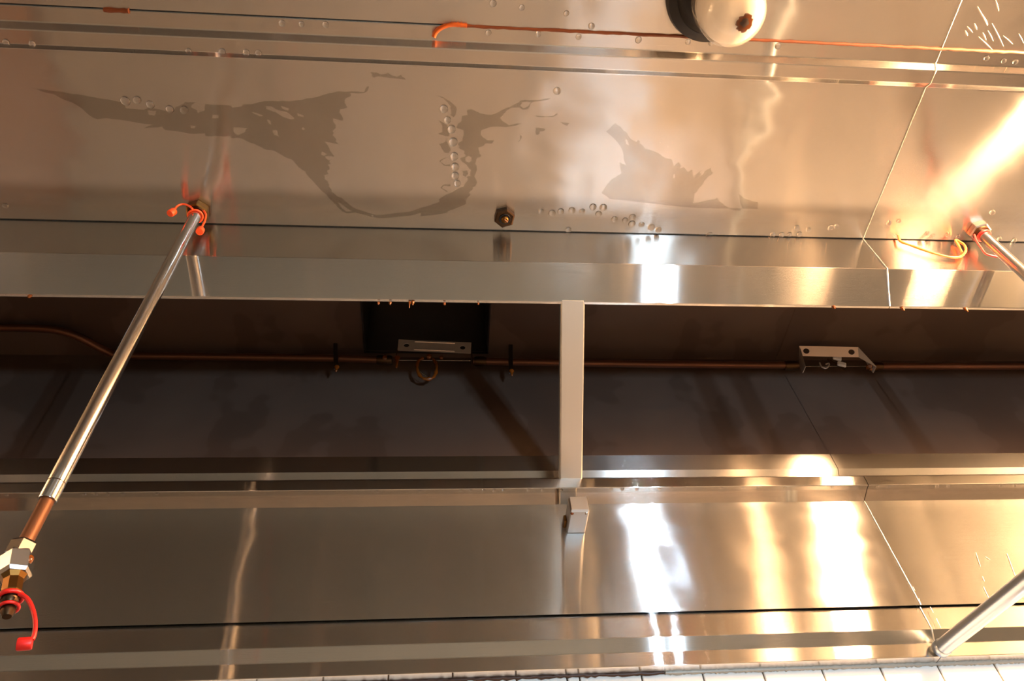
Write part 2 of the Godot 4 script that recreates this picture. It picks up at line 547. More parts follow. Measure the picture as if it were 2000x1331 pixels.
# ------------------------------------------------------------------ the kitchen
const TILE := 0.122
func build_room() -> void:
	var x0 := -4.2
	var x1 := 4.6
	var zb := 4.2
	var h := 3.3
	var s := Shape.new()
	s.box(at(Vector3((x0 + x1) / 2, -0.05, (zb - 1.5) / 2)), Vector3(x1 - x0 + 0.4, 0.1, zb + 1.9))
	struct("floor", s, M.floor_vinyl)
	s = Shape.new()
	s.box(at(Vector3((x0 + x1) / 2, h + 0.05, (zb - 1.5) / 2)), Vector3(x1 - x0 + 0.4, 0.1, zb + 1.9))
	struct("ceiling", s, M.ceiling_paint)
	s = Shape.new()
	s.box(at(Vector3(x0 - 0.06, h / 2, (zb - 1.5) / 2)), Vector3(0.12, h, zb + 1.9))
	struct("wall_left", s, M.wall_paint)
	s = Shape.new()
	s.box(at(Vector3(x1 + 0.06, h / 2, (zb - 1.5) / 2)), Vector3(0.12, h, zb + 1.9))
	struct("wall_right", s, M.wall_paint)
	s = Shape.new()
	s.box(at(Vector3((x0 + x1) / 2, h / 2, zb + 0.06)), Vector3(x1 - x0, h, 0.12))
	struct("wall_front", s, M.wall_paint)
	# the tiled wall under and behind the hood
	s = Shape.new()
	s.box(at(Vector3((x0 + x1) / 2, h / 2, -1.47)), Vector3(x1 - x0, h, 0.12))
	var wall := struct("wall_back", s, M.grout)
	var joints := []
	var j := 0.149
	while j > -1.5: j -= TILE
	while j < 2.0:
		joints.append(j)
		if absf(j - 0.149) < 0.01:
			joints.append(0.2466)
		j += TILE
	var meshes := {}
	for row in 2:
		for k in joints.size() - 1:
			var w: float = joints[k + 1] - joints[k] - 0.003
			var key := int(w * 1000)
			if not meshes.has(key):
				var t := Shape.new()
				t.box(at(Vector3.ZERO), Vector3(w, TILE - 0.003, 0.008), 0.0015)
				meshes[key] = t.mesh()
			var o := MeshInstance3D.new()
			o.name = "tile"
			o.mesh = meshes[key]
			o.material_override = M.glaze
			o.position = Vector3(joints[k] + w / 2 + 0.0015, LIP + 0.012 - TILE * (row + 0.5), -1.4065 + 0.0005 * (k % 2))
			wall.add_child(o, true)
	s = Shape.new()
	var x := x0 + 0.05
	while x < x1 - 0.1:
		for row in range(0, 16):
			if row < 2 and x > joints[0] - 0.06 and x < joints[-1] - 0.06: continue
			s.facing([Vector3(x, LIP + 0.012 - TILE * row - 0.002, -1.4035), Vector3(x + TILE - 0.003, LIP + 0.012 - TILE * row - 0.002, -1.4035), Vector3(x + TILE - 0.003, LIP + 0.012 - TILE * (row + 1) + 0.001, -1.4035), Vector3(x, LIP + 0.012 - TILE * (row + 1) + 0.001, -1.4035)], Vector3.BACK)
		x += TILE
	var field := put("tile_field", s, M.glaze, wall)
	field.set_meta("kind", "stuff")
	# a frosted window in the left wall lets cool daylight in
	s = Shape.new()
	for q in [[0.0, 0.5, 1.08, 0.06], [0.0, -0.5, 1.08, 0.06]]:
		s.box(at(Vector3(0, q[1], 0)), Vector3(0.05, q[3], q[2]), 0.004)
	for z in [-0.51, 0.0, 0.51]:
		s.box(at(Vector3(0, 0, z)), Vector3(0.05, 0.94, 0.06), 0.004)
	var win := struct("window_1", s, M.ceramic)
	win.position = Vector3(x0 + 0.026, 1.45, 2.2)
	for z in [-0.255, 0.255]:
		s = Shape.new()
		s.box(at(Vector3(-0.01, 0, z)), Vector3(0.008, 0.94, 0.45), 0.001)
		put("window_pane", s, M.day_glow, win)
		var dl := AreaLight3D.new()
		dl.name = "daylight"
		dl.transform = Transform3D(Basis(Vector3.UP, -PI / 2), Vector3(0.0, 0, z))
		dl.area_size = Vector2(0.45, 0.94)
		dl.light_color = LAMP_COOL
		dl.light_energy = WINDOW_LIGHT
		dl.area_range = 12.0
		dl.area_attenuation = 2.0
		dl.shadow_enabled = true
		win.add_child(dl)
	# a stainless sheet protects the wall behind the cooking line; the ceiling mirrors it
	var guard := put("backsplash", sheet([Vector2(-1.399, 1.74), Vector2(-1.399, 0.86)], -2.2, 4.2, 0.004, 0.002, 80.0), M.guard_steel)
	tag(guard, "wavy stainless backsplash sheet on the tiled wall behind the ranges", "backsplash")
	# the cooking line below, covered for the cleaning: mirrored in the hood
	build_range()

func one_range(label: String, x0: float) -> void:
	var t := thing("cooking_range", label, "range", Vector3(x0, 0, -1.0))
	var s := Shape.new()
	s.box(at(Vector3(0, 0.46, 0)), Vector3(2.3, 0.84, 0.72), 0.008)
	put("body", s, M.range_steel, t)
	for k in 4:
		s = Shape.new()
		s.box(at(Vector3(-0.84 + k * 0.56, 0.4, 0.37)), Vector3(0.5, 0.5, 0.025), 0.005)
		var d := put("door", s, M.range_steel, t)
		s = Shape.new()
		s.tube([Vector3(-1.02 + k * 0.56, 0.6, 0.41), Vector3(-0.66 + k * 0.56, 0.6, 0.41)], 0.011)
		put("handle", s, M.chrome, d)
		s = Shape.new()
		s.lathe(along(Vector3(-0.84 + k * 0.56, 0.78, 0.36), Vector3.BACK), [Vector2(0, 0.035), Vector2(0.02, 0.035), Vector2(0.024, 0.0)].map(func(q): return q), 16)
		put("knob", s, M.iron, t)
	for x in [-1.05, 1.05]:
		for z in [-0.3, 0.3]:
			s = Shape.new()
			s.tube([Vector3(x, 0, z), Vector3(x, 0.06, z)], 0.025)
			put("leg", s, M.iron, t)
func build_range() -> void:
	one_range("stainless steel cooking range under the hood section with the steel post", -0.42)
	one_range("stainless steel cooking range under the glowing orange hood section", 1.91)
	var t: Node3D
	# the drop cloth laid over both
	var s := Shape.new()
	var cells := []
	for a in 97:
		var row := []
		for b in 15:
			var p := Vector3(-1.62 + 4.7 * a / 96.0, 0, -1.37 + 0.76 * b / 14.0)
			p.y = 0.895 + 0.012 * wave.get_noise_2d(p.x * 300, p.z * 300) + 0.008
			row.append(p)
		cells.append(row)
	for a in 96:
		for b in 14:
			s.facing([cells[a][b], cells[a + 1][b], cells[a + 1][b + 1]], Vector3.UP)
			s.facing([cells[a][b], cells[a + 1][b + 1], cells[a][b + 1]], Vector3.UP)
	var o := put("drop_cloth", s, M.drop_cloth)
	tag(o, "beige canvas drop cloth spread over the two cooking ranges", "cloth")
	t = thing("work_table", "work table with a brown cardboard top standing beside the cooking range", "table", Vector3(-2.72, 0, -1.0))
	s = Shape.new()
	s.box(at(Vector3(0, 0.88, 0)), Vector3(2.1, 0.04, 0.72), 0.004)
	put("tabletop", s, M.cardboard, t)
	for x in [-1.0, 1.0]:
		for z in [-0.31, 0.31]:
			s = Shape.new()
			s.box(at(Vector3(x, 0.43, z)), Vector3(0.04, 0.86, 0.04), 0.004)
			put("leg", s, M.range_steel, t)

# ------------------------------------------------------------------ lamps
func jar(t: Transform3D, r: float, l: float) -> Shape:      # a jar hanging down local -y from its neck
	var s := Shape.new()
	var prof := []
	for k in 9:
		var a := PI / 2 * k / 8.0
		prof.append(Vector2(r * sin(a), -l + r * 0.8 * (1.0 - cos(a))))
	prof.append(Vector2(r, -l * 0.35))
	prof.append(Vector2(r * 0.92, -l * 0.12))
	prof.append(Vector2(r * 0.78, 0))
	prof.append(Vector2(0, 0))
	s.lathe(t, prof, 40)
	return s
func hood_lamp(called_label: String, p: Vector3, lit: float) -> Node3D:
	var t := thing("hood_lamp", called_label, "lamp", p)
	var s := Shape.new()
	s.lathe(at(Vector3.ZERO), [Vector2(0, -0.042), Vector2(0.052, -0.042), Vector2(0.066, -0.034), Vector2(0.07, -0.022), Vector2(0.086, -0.018), Vector2(0.088, 0.0), Vector2(0, 0.0)], 48)
	put("socket_base", s, M.socket_dark, t)
	if lit > 0.0:
		s = jar(at(Vector3(0, -0.04, 0)), 0.056, 0.135)
		put("lit_globe", s, M.warm_glow, t)
		var l := OmniLight3D.new()
		l.name = "bulb_light"
		l.position = Vector3(0, -0.115, 0)
		l.light_color = LAMP_WARM
		l.light_energy = lit
		l.light_size = 0.05
		l.omni_range = 12.0
		l.omni_attenuation = 2.0
		l.shadow_enabled = true
		t.add_child(l)
	else:
		s = jar(at(Vector3(0, -0.035, 0)), 0.058, 0.145)
		put("glass_globe", s, M.jar_glass, t)
		s = jar(at(Vector3(0, -0.05, 0)), 0.0535, 0.125)
		put("bulb", s, M.frosted_bulb, t)
	return t
func build_lamps() -> void:
	hood_lamp("brightly glowing globe lamp between the welded joint and the closed hood end", Vector3(1.46, CEIL, -0.38), 5.8)
	hood_lamp("dim globe lamp at the closed end of the long hood section", Vector3(-2.85, CEIL, -0.38), 0.9)
	# flat panels in the kitchen ceiling
	for q in [[-0.6, 2.6, "square ceiling light panel over the open side of the kitchen"], [2.0, 2.6, "square ceiling light panel over the kitchen beyond the work light"]]:
		var pt := thing("ceiling_panel_light", q[2], "ceiling light", Vector3(q[0], 3.3, q[1]))
		var ps := Shape.new()
		ps.box(at(Vector3(0, -0.012, 0)), Vector3(0.66, 0.024, 0.66), 0.004)
		put("frame", ps, M.ceramic, pt)
		ps = Shape.new()
		ps.box(at(Vector3(0, -0.0255, 0)), Vector3(0.6, 0.003, 0.6))
		put("light_diffuser", ps, M.panel_glow, pt)
		var pl := AreaLight3D.new()
		pl.name = "panel_light"
		pl.transform = Transform3D(Basis(Vector3.RIGHT, -PI / 2), Vector3(0, -0.03, 0))
		pl.area_size = Vector2(0.6, 0.6)
		pl.light_color = LAMP_PANEL
		pl.light_energy = 4.0 if q[0] > 0.0 else 1.0
		pl.area_range = 12.0
		pl.area_attenuation = 2.0
		pl.shadow_enabled = true
		pt.add_child(pl)
	# twin headed work light on a tripod, behind and to the right of the camera: it makes the two white streaks
	var t := thing("work_light", "tripod work light with two small white heads standing in the kitchen", "work light", WORK_AT)
	var s := Shape.new()
	s.tube([Vector3(0, 0.3, 0), Vector3(0, 1.1, 0)], 0.014, 16)
	put("post", s, M.iron, t)
	for k in 3:
		var a := TAU * k / 3.0
		s = Shape.new()
		s.tube([Vector3(0, 0.55, 0), Vector3(cos(a) * 0.35, 0.012, sin(a) * 0.35)], 0.011, 10)
		put("leg", s, M.iron, t)
	var face := (Vector3(0.45, 2.2, -1.1) - (WORK_AT + Vector3(0, 1.15, 0))).normalized()
	var bx := Vector3.UP.cross(-face).normalized()
	var b := Basis(bx, (-face).cross(bx), -face)
	s = Shape.new()
	s.box(Transform3D(b, Vector3(0, 1.11, 0) - face * 0.03), Vector3(0.16, 0.015, 0.015), 0.003)
	put("cross_bar", s, M.iron, t)
	for k in [-1.0, 1.0]:
		var c: Vector3 = b.x * WORK_GAP * k + Vector3(0, 1.15, 0)
		s = Shape.new()
		s.box(Transform3D(b, c - face * 0.018), Vector3(0.036, 0.17, 0.03), 0.005)
		var hd := put("lamp_head", s, M.iron, t)
		s = Shape.new()
		s.box(Transform3D(b, c), Vector3(0.022, 0.15, 0.004), 0.001)
		put("light_lens", s, M.cool_glow, hd)
		var l := AreaLight3D.new()
		l.name = "head_light"
		l.transform = Transform3D(b, c + face * 0.004)
		l.area_size = Vector2(0.022, 0.15)
		l.light_color = LAMP_COOL
		l.light_energy = 2.5
		l.area_range = 12.0
		l.area_attenuation = 2.0
		l.shadow_enabled = true
		t.add_child(l)

# ------------------------------------------------------------------ the hood
func V(z: float, y: float) -> Vector2:
	return Vector2(z, y + EYE.y)
func build_hood() -> void:
	var spans := [[LEFT, SEAM - 0.0008, "long stainless steel hood section with an upright post in its open filter bank", 0.0], [SEAM + 0.0008, RIGHT, "stainless steel hood section glowing orange beyond the welded joint", 40.0]]
	for sp in spans:
		var x0: float = sp[0]
		var x1: float = sp[1]
		var o: float = sp[3]
		var t := thing("exhaust_hood", sp[2], "exhaust hood", Vector3.ZERO, "")
		put("front_ceiling_panel", sheet([V(FRONT, 1.49), V(-0.4295, 1.49)], x0, x1, 0.0022, 0.0015, o + 3.0), M.steel, t)
		put("ceiling_rib", sheet(rounded([V(-0.4325, 1.496), V(-0.4325, 1.49), V(-0.4605, 1.49), V(-0.4715, 1.479), V(-0.4985, 1.479), V(-0.509, 1.49), V(-0.5125, 1.49)], 0.002), x0, x1), M.steel_rail, t)
		put("ceiling_panel", sheet([V(-0.512, 1.49), V(-0.874, 1.49)], x0, x1, 0.0022, 0.0015, o), M.ceiling_steel, t)
		put("filter_rail", sheet(rounded([V(-0.8765, 1.495), V(-0.8765, 1.361), V(-0.936, 1.2985), V(-0.9425, 1.2985), V(-0.9425, 1.33)], 0.0012), x0, x1), M.steel_rail, t)
		put("grease_trough", sheet(rounded([V(-1.335, 1.102), V(-1.335, 1.12), V(-1.318, 1.127), V(-1.308, 1.1265), V(-1.309, 1.0985), V(-1.322, 1.0965), V(-1.352, 1.0865)], 0.0022), x0, x1), M.steel_rail, t)
		put("rear_panel", sheet([V(-1.352, 1.092), V(-1.352, 0.8125)], x0, x1, 0.0008, 0.001, o + 9.0), M.rear_steel, t)
		put("wall_flange", sheet(rounded([V(-1.3595, 0.95), V(-1.3585, 0.762), V(-1.372, 0.739), V(-1.373, 0.711), V(-1.40, 0.711)], 0.0015), x0, x1), M.steel_rail, t)
		# inside of the plenum
		put("trough_back_plate", sheet([V(-1.383, 1.264), V(-1.383, 1.215), V(-1.392, 1.20), V(-1.392, 1.11), V(-1.335, 1.10)], x0, x1), M.steel, t)
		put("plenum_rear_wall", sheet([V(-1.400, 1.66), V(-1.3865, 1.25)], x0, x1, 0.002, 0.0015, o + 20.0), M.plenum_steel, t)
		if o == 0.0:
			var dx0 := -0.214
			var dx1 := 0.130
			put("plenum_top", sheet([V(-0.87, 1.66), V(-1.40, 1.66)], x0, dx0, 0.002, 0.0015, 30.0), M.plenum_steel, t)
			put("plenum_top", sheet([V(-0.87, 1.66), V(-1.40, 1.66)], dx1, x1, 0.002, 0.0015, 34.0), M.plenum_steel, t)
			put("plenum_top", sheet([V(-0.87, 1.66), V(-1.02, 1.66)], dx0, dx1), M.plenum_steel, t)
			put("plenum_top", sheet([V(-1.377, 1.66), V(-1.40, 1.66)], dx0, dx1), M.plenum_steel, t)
			var s := Shape.new()
			var y0 := CEIL + 0.17
			var y1 := y0 + 0.7
			for q in [[Vector3((dx0 + dx1) / 2, 0, -1.019), Vector3(dx1 - dx0 + 0.008, y1 - y0, 0.003)], [Vector3((dx0 + dx1) / 2, 0, -1.379), Vector3(dx1 - dx0 + 0.008, y1 - y0, 0.003)], [Vector3(dx0 - 0.002, 0, -1.199), Vector3(0.003, y1 - y0, 0.36)], [Vector3(dx1 + 0.002, 0, -1.199), Vector3(0.003, y1 - y0, 0.36)]]:
				s.box(at(q[0] + Vector3(0, (y0 + y1) / 2 - 0.006, 0)), q[1])
			s.box(at(Vector3((dx0 + dx1) / 2, y1, -1.2)), Vector3(dx1 - dx0, 0.004, 0.37))
			put("duct_collar", s, M.dark_grease, t)
			# the upright between the filters
			s = Shape.new()
			var a := on_z(1119, 599, -0.945)
			var b := on_z(1115.5, 936, -1.309)
			var up := (a - b).normalized()
			var nn := Vector3.RIGHT.cross(up).normalized()
			var hb := Basis(Vector3.RIGHT, up, nn)
			s.box(Transform3D(hb, (a + b) / 2 - nn * 0.012 + up * 0.004), Vector3(0.0525, a.distance_to(b) + 0.022, 0.024), 0.003)
			put("filter_post", s, M.satin_steel, t)
		else:
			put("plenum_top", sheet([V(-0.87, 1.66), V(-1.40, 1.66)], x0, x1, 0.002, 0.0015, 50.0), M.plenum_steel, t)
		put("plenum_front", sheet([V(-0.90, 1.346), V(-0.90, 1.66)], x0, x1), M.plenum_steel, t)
		put("front_skirt", sheet([V(FRONT, 1.0), V(FRONT, 1.49)], x0, x1, 0.0018, 0.003, o + 60.0), M.steel, t)
		# the outer shell and the closed end
		var s2 := Shape.new()
		s2.box(at(Vector3((x0 + x1) / 2, CEIL + 0.26, -0.45)), Vector3(x1 - x0, 0.01, 0.85))
		put("outer_top", s2, M.steel, t)
		var ex := LEFT - 0.002 if o == 0.0 else RIGHT + 0.002
		s2 = Shape.new()
		var poly := PackedVector2Array([Vector2(FRONT, 2.3), Vector2(FRONT, CEIL + 0.2), Vector2(-1.402, CEIL + 0.2), Vector2(-1.402, LIP)])
		s2.prism(poly, Transform3D(Basis(Vector3(0, 0, 1), Vector3.UP, Vector3(1, 0, 0)), Vector3(ex - 0.002, 0, 0)), 0.004)
		put("end_panel", s2, M.satin_steel, t)
		if o == 0.0:
			weld_line(t)
func weld_line(t: Node3D) -> void:
	# the ground weld that follows the profile where the two sections meet
	for run in [[V(-0.06, 1.4895), V(-0.43, 1.4895)], [V(-0.4325, 1.4895), V(-0.4605, 1.4895), V(-0.472, 1.4785), V(-0.4985, 1.4785), V(-0.5095, 1.4895), V(-0.874, 1.4895)], [V(-0.876, 1.489), V(-0.876, 1.361), V(-0.9355, 1.2985)], [V(-1.3515, 1.085), V(-1.3515, 0.8125)], [V(-1.358, 0.812), V(-1.358, 0.762), V(-1.3715, 0.739), V(-1.3725, 0.711)]]:
		var s := Shape.new()
		var path := []
		var radii := []
		for k in run.size() - 1:
			var c := maxi(2, int(run[k].distance_to(run[k + 1]) / 0.008))
			for j in c:
				var p: Vector2 = run[k].lerp(run[k + 1], float(j) / c)
				path.append(Vector3(SEAM + rng.randf_range(-0.0003, 0.0003), p.y, p.x))
				radii.append(0.0014 + rng.randf_range(-0.0003, 0.0004))
		path.append(Vector3(SEAM, run[-1].y, run[-1].x))
		radii.append(0.0016)
		s.tube(path, radii, 8)
		put("weld_seam", s, M.weld, t)

# ------------------------------------------------------------------ detection line in the plenum
func px_path(pts: Array, z: float) -> Array:
	var out := []
	for k in range(0, pts.size(), 2):
		out.append(on_z(pts[k], pts[k + 1], z))
	return out
func soft(path: Array, sub := 5) -> Array:        # a smooth curve through the points
	var c := Curve3D.new()
	for k in path.size():
		var a: Vector3 = path[maxi(k - 1, 0)]
		var b: Vector3 = path[mini(k + 1, path.size() - 1)]
		var t := (b - a) / 6.0
		c.add_point(path[k], -t, t)
	var out := []
	for k in path.size() - 1:
		for j in sub:
			out.append(c.sample(k, float(j) / sub))
	out.append(path[-1])
	return out
func blob(s: Shape, p: Vector3, r: float, tall := 1.0) -> void:
	var prof := []
	for k in 9:
		var a := PI * k / 8.0
		prof.append(Vector2(r * sin(a), -r * tall * cos(a)))
	s.lathe(at(p), prof, 12)
func drip(s: Shape, p: Vector3, r: float, l: float) -> void:    # a drop of grease hanging from p
	s.lathe(at(p), [Vector2(0, -l), Vector2(r * 0.3, -l * 0.95), Vector2(r * 0.45, -l * 0.8), Vector2(r * 0.4, -l * 0.5), Vector2(r * 0.75, -l * 0.15), Vector2(r, 0), Vector2(r, 0.003), Vector2(0, 0.003)], 10)
func coupling(s: Shape, a: Vector3, b: Vector3, r: float) -> void:
	var l := a.distance_to(b)
	s.lathe(along(a, b - a), [Vector2(0, 0), Vector2(r * 0.85, 0), Vector2(r, l * 0.15), Vector2(r, l * 0.85), Vector2(r * 0.85, l), Vector2(0, l)], 20)

func build_plenum_pipes() -> void:
	var z := -1.362
	var runs := [
		["brown conduit pipe that bends up at one end of the plenum", [-130,632, -60,636, 0,640, 60,641, 110,645, 150,657, 185,675, 215,689, 250,695, 400,697, 640,700, 766,704], [[736, 703, 766, 704]]],
		["brown conduit pipe passing behind the steel post in the plenum", [924,706, 1100,709, 1300,712, 1556,714], [[926, 706, 950, 706.5], [1532, 714, 1558, 714.5]]],
		["rusty conduit pipe leading away from the bracket with two white squares", [1702,716, 1850,716, 2000,716, 2120,716], [[1702, 716, 1722, 716]]]]
	for r in runs:
		var knots := px_path(r[1], z)
		if r[1][0] < 0:      # this end leaves the wall and runs along the plenum top
			for k in 8: knots[k] = on_y(r[1][k * 2], r[1][k * 2 + 1], EYE.y + lerpf(1.644, 1.625, k / 7.0))
		var path: Array = soft(knots, 4)
		var t := thing("conduit_pipe", r[0], "pipe", path[0], "")
		var loc := []
		for p in path: loc.append(p - path[0])
		var s := Shape.new()
		s.tube(loc, 0.0108, 14)
		put("pipe", s, M.conduit_brown, t)
		for c in r[2]:
			s = Shape.new()
			coupling(s, on_z(c[0], c[1], z) - path[0], on_z(c[2], c[3], z) - path[0], 0.0145)
			put("coupling", s, M.dark_brass, t)
	# brackets that carry the fusible links
	bracket("detector bracket with two pale ribs hung below the duct opening", [779,663, 921,669, 919,692, 776,686], 772.0, 921.0, 704.0, true)
	bracket("bare detector bracket with two dark holes holding white link squares", [1557,677, 1676,680, 1676,697, 1566,695], 1566.0, 1703.0, 716.0, false)
	# hangers that hold the conduit
	for h in [[997, 652, 730, "dark hanger strap on the conduit beside the steel post"], [655, 652, 722, "dark hanger strap on the conduit before the duct opening"]]:
		var top := on_z(h[0], h[1], z + 0.01)
		var low := on_z(h[0] + 1, h[2], z + 0.014)
		var t := thing("pipe_hanger", h[3], "hanger", top)
		var s := Shape.new()
		s.box(along((low - top) / 2, top - low), Vector3(0.012, top.distance_to(low), 0.003), 0.001)
		put("strap", s, M.dark_grease, t)
		s = Shape.new()
		s.box(at(Vector3(0, 0, 0)), Vector3(0.026, 0.006, 0.008), 0.0015)
		put("hook", s, M.dark_grease, t)
		s = Shape.new()
		drip(s, low - top + Vector3(0.002, 0.006, 0.002), 0.007, 0.018)
		put("grease_drip", s, M.amber_grease, t)

func bracket(label: String, q: Array, x0: float, x1: float, py: float, greasy: bool) -> void:
	var z := -1.335
	var c := px_path(q, z)
	var mid: Vector3 = (c[0] + c[1] + c[2] + c[3]) / 4.0
	var ex: Vector3 = ((c[1] - c[0]) + (c[2] - c[3])).normalized()
	var w: float = (c[0].distance_to(c[1]) + c[3].distance_to(c[2])) / 2.0
	var hgt := 0.036 if greasy else 0.030
	var ez := (Vector3.BACK + Vector3.DOWN * (0.35 if greasy else 0.9))
	ez = (ez - ex * ex.dot(ez)).normalized()
	var b := Basis(ex, ez.cross(ex), ez)
	var t := thing("detector_bracket", label, "bracket", mid)
	var plate := CSGBox3D.new()
	plate.name = "plate"
	plate.size = Vector3(w, hgt, 0.002)
	plate.material = M.bracket_steel if greasy else M.bare_plate
	plate.transform = Transform3D(b, Vector3.ZERO)
	for k in [-1.0, 1.0]:
		var hole := CSGCylinder3D.new()
		hole.name = "hole"
		hole.radius = hgt * (0.17 if greasy else 0.26)
		hole.height = 0.02
		hole.sides = 20
		hole.operation = CSGShape3D.OPERATION_SUBTRACTION
		hole.rotation.x = PI / 2
		hole.scale = Vector3(1.25, 1, 1)
		hole.position = Vector3(k * w * 0.385, 0, 0)
		plate.add_child(hole)
	t.add_child(plate)
	var pz := -1.362
	for k in 2:
		var x: float = x0 if k == 0 else x1
		var s := Shape.new()
		var up: Vector3 = b * Vector3((k * 2 - 1) * w * 0.5, hgt * 0.5, 0)
		var dn: Vector3 = b * Vector3((k * 2 - 1) * w * 0.5, -hgt * 0.5, 0)
		var e := on_z(x, py, pz) - mid
		var pts := [up, dn, e + Vector3(0, -0.016, 0.012), e + Vector3(0, -0.016, -0.012), e + Vector3(0, 0.016, -0.012)]
		var off := Vector3(0.002, 0, 0)
		for f in range(1, 4):
			s.facing([pts[0], pts[f], pts[f + 1]], Vector3.LEFT)
			s.facing([pts[0] + off, pts[f] + off, pts[f + 1] + off], Vector3.RIGHT)
		for f in 5:
			var p0: Vector3 = pts[f]
			var p1: Vector3 = pts[(f + 1) % 5]
			s.facing([p0, p1, p1 + off, p0 + off], (p0 + p1) / 2 - (pts[0] + pts[2] + pts[3]) / 3)
		put("side_cheek", s, M.dark_brass if greasy else M.bracket_steel, t)
	if greasy:
		for k in [-1.0, 1.0]:
			var s := Shape.new()
			s.box(Transform3D(b, b * Vector3(0, k * hgt * 0.36, 0.002)), Vector3(w * 0.56, 0.0045, 0.004), 0.0015)
			put("rib", s, M.bracket_steel, t)
	# the fusible link on its wire
	var wx0 := on_z(x0 + 2, py, pz + 0.004)
	var wx1 := on_z(x1 - 2, py + (1.0 if greasy else 0.0), pz + 0.004)
	var lk := thing("fusible_link", "grease coated fusible link hanging as an amber ring on its wire" if greasy else "clean fusible link with two white squares on its wire", "fusible link", wx0)
	var s2 := Shape.new()
	s2.tube([Vector3.ZERO, wx1 - wx0], 0.0011, 8)
	put("wire", s2, M.wire, lk)
	if greasy:
		s2 = Shape.new()
		var ring := soft(px_path([826,700, 817,706, 815,720, 820,734, 832,741, 846,738, 852,726, 852,711, 846,702], pz + 0.008), 4)
		var rad := []
		for k in ring.size():
			ring[k] = ring[k] - wx0
			rad.append(0.0045 + 0.002 * sin(k * 1.7) * sin(k * 0.6))
		s2.tube(ring, rad, 10)
		put("link_ring", s2, M.amber_grease, lk)
		for g in [[838, 697, 0.008], [862, 699, 0.006], [752, 700, 0.009]]:
			s2 = Shape.new()
			blob(s2, on_z(g[0], g[1], pz + 0.008) - wx0, g[2], 1.15)
			put("grease_lump", s2, M.amber_grease, lk)
		s2 = Shape.new()
		drip(s2, on_z(776, 700, pz + 0.012) - wx0, 0.008, 0.042)
		put("grease_drip", s2, M.amber_grease, lk)
		s2 = Shape.new()
		s2.tube([on_z(822, 727, pz + 0.012) - wx0, on_z(836, 737, pz + 0.012) - wx0], 0.0016, 8)
		put("hook_wire", s2, M.wire, lk)
	else:
		for p in [[1635, 700], [1644, 712]]:
			s2 = Shape.new()
			var bb := Basis(Vector3(0, 0, 1), -0.42)
			s2.box(Transform3D(bb, on_z(p[0], p[1], pz + 0.012) - wx0), Vector3(0.024, 0.018, 0.007), 0.002)
			put("square", s2, M.ceramic, lk)
		s2 = Shape.new()
		var hk := soft(px_path([1601,709, 1604,716, 1612,720, 1618,716, 1619,710, 1613,712], pz + 0.01), 4)
		for k in hk.size(): hk[k] = hk[k] - wx0
		s2.tube(hk, 0.0022, 8)
		put("hook", s2, M.bracket_steel, lk)
		s2 = Shape.new()
		s2.tube([on_z(1616, 702, pz + 0.006) - wx0, on_z(1652, 722, pz + 0.006) - wx0], 0.0035, 8)
		put("link_bar", s2, M.dark_brass, lk)
		s2 = Shape.new()
		drip(s2, on_z(1698, 718, pz + 0.014) - wx0, 0.010, 0.012)
		put("grease_drip", s2, M.amber_grease, lk)

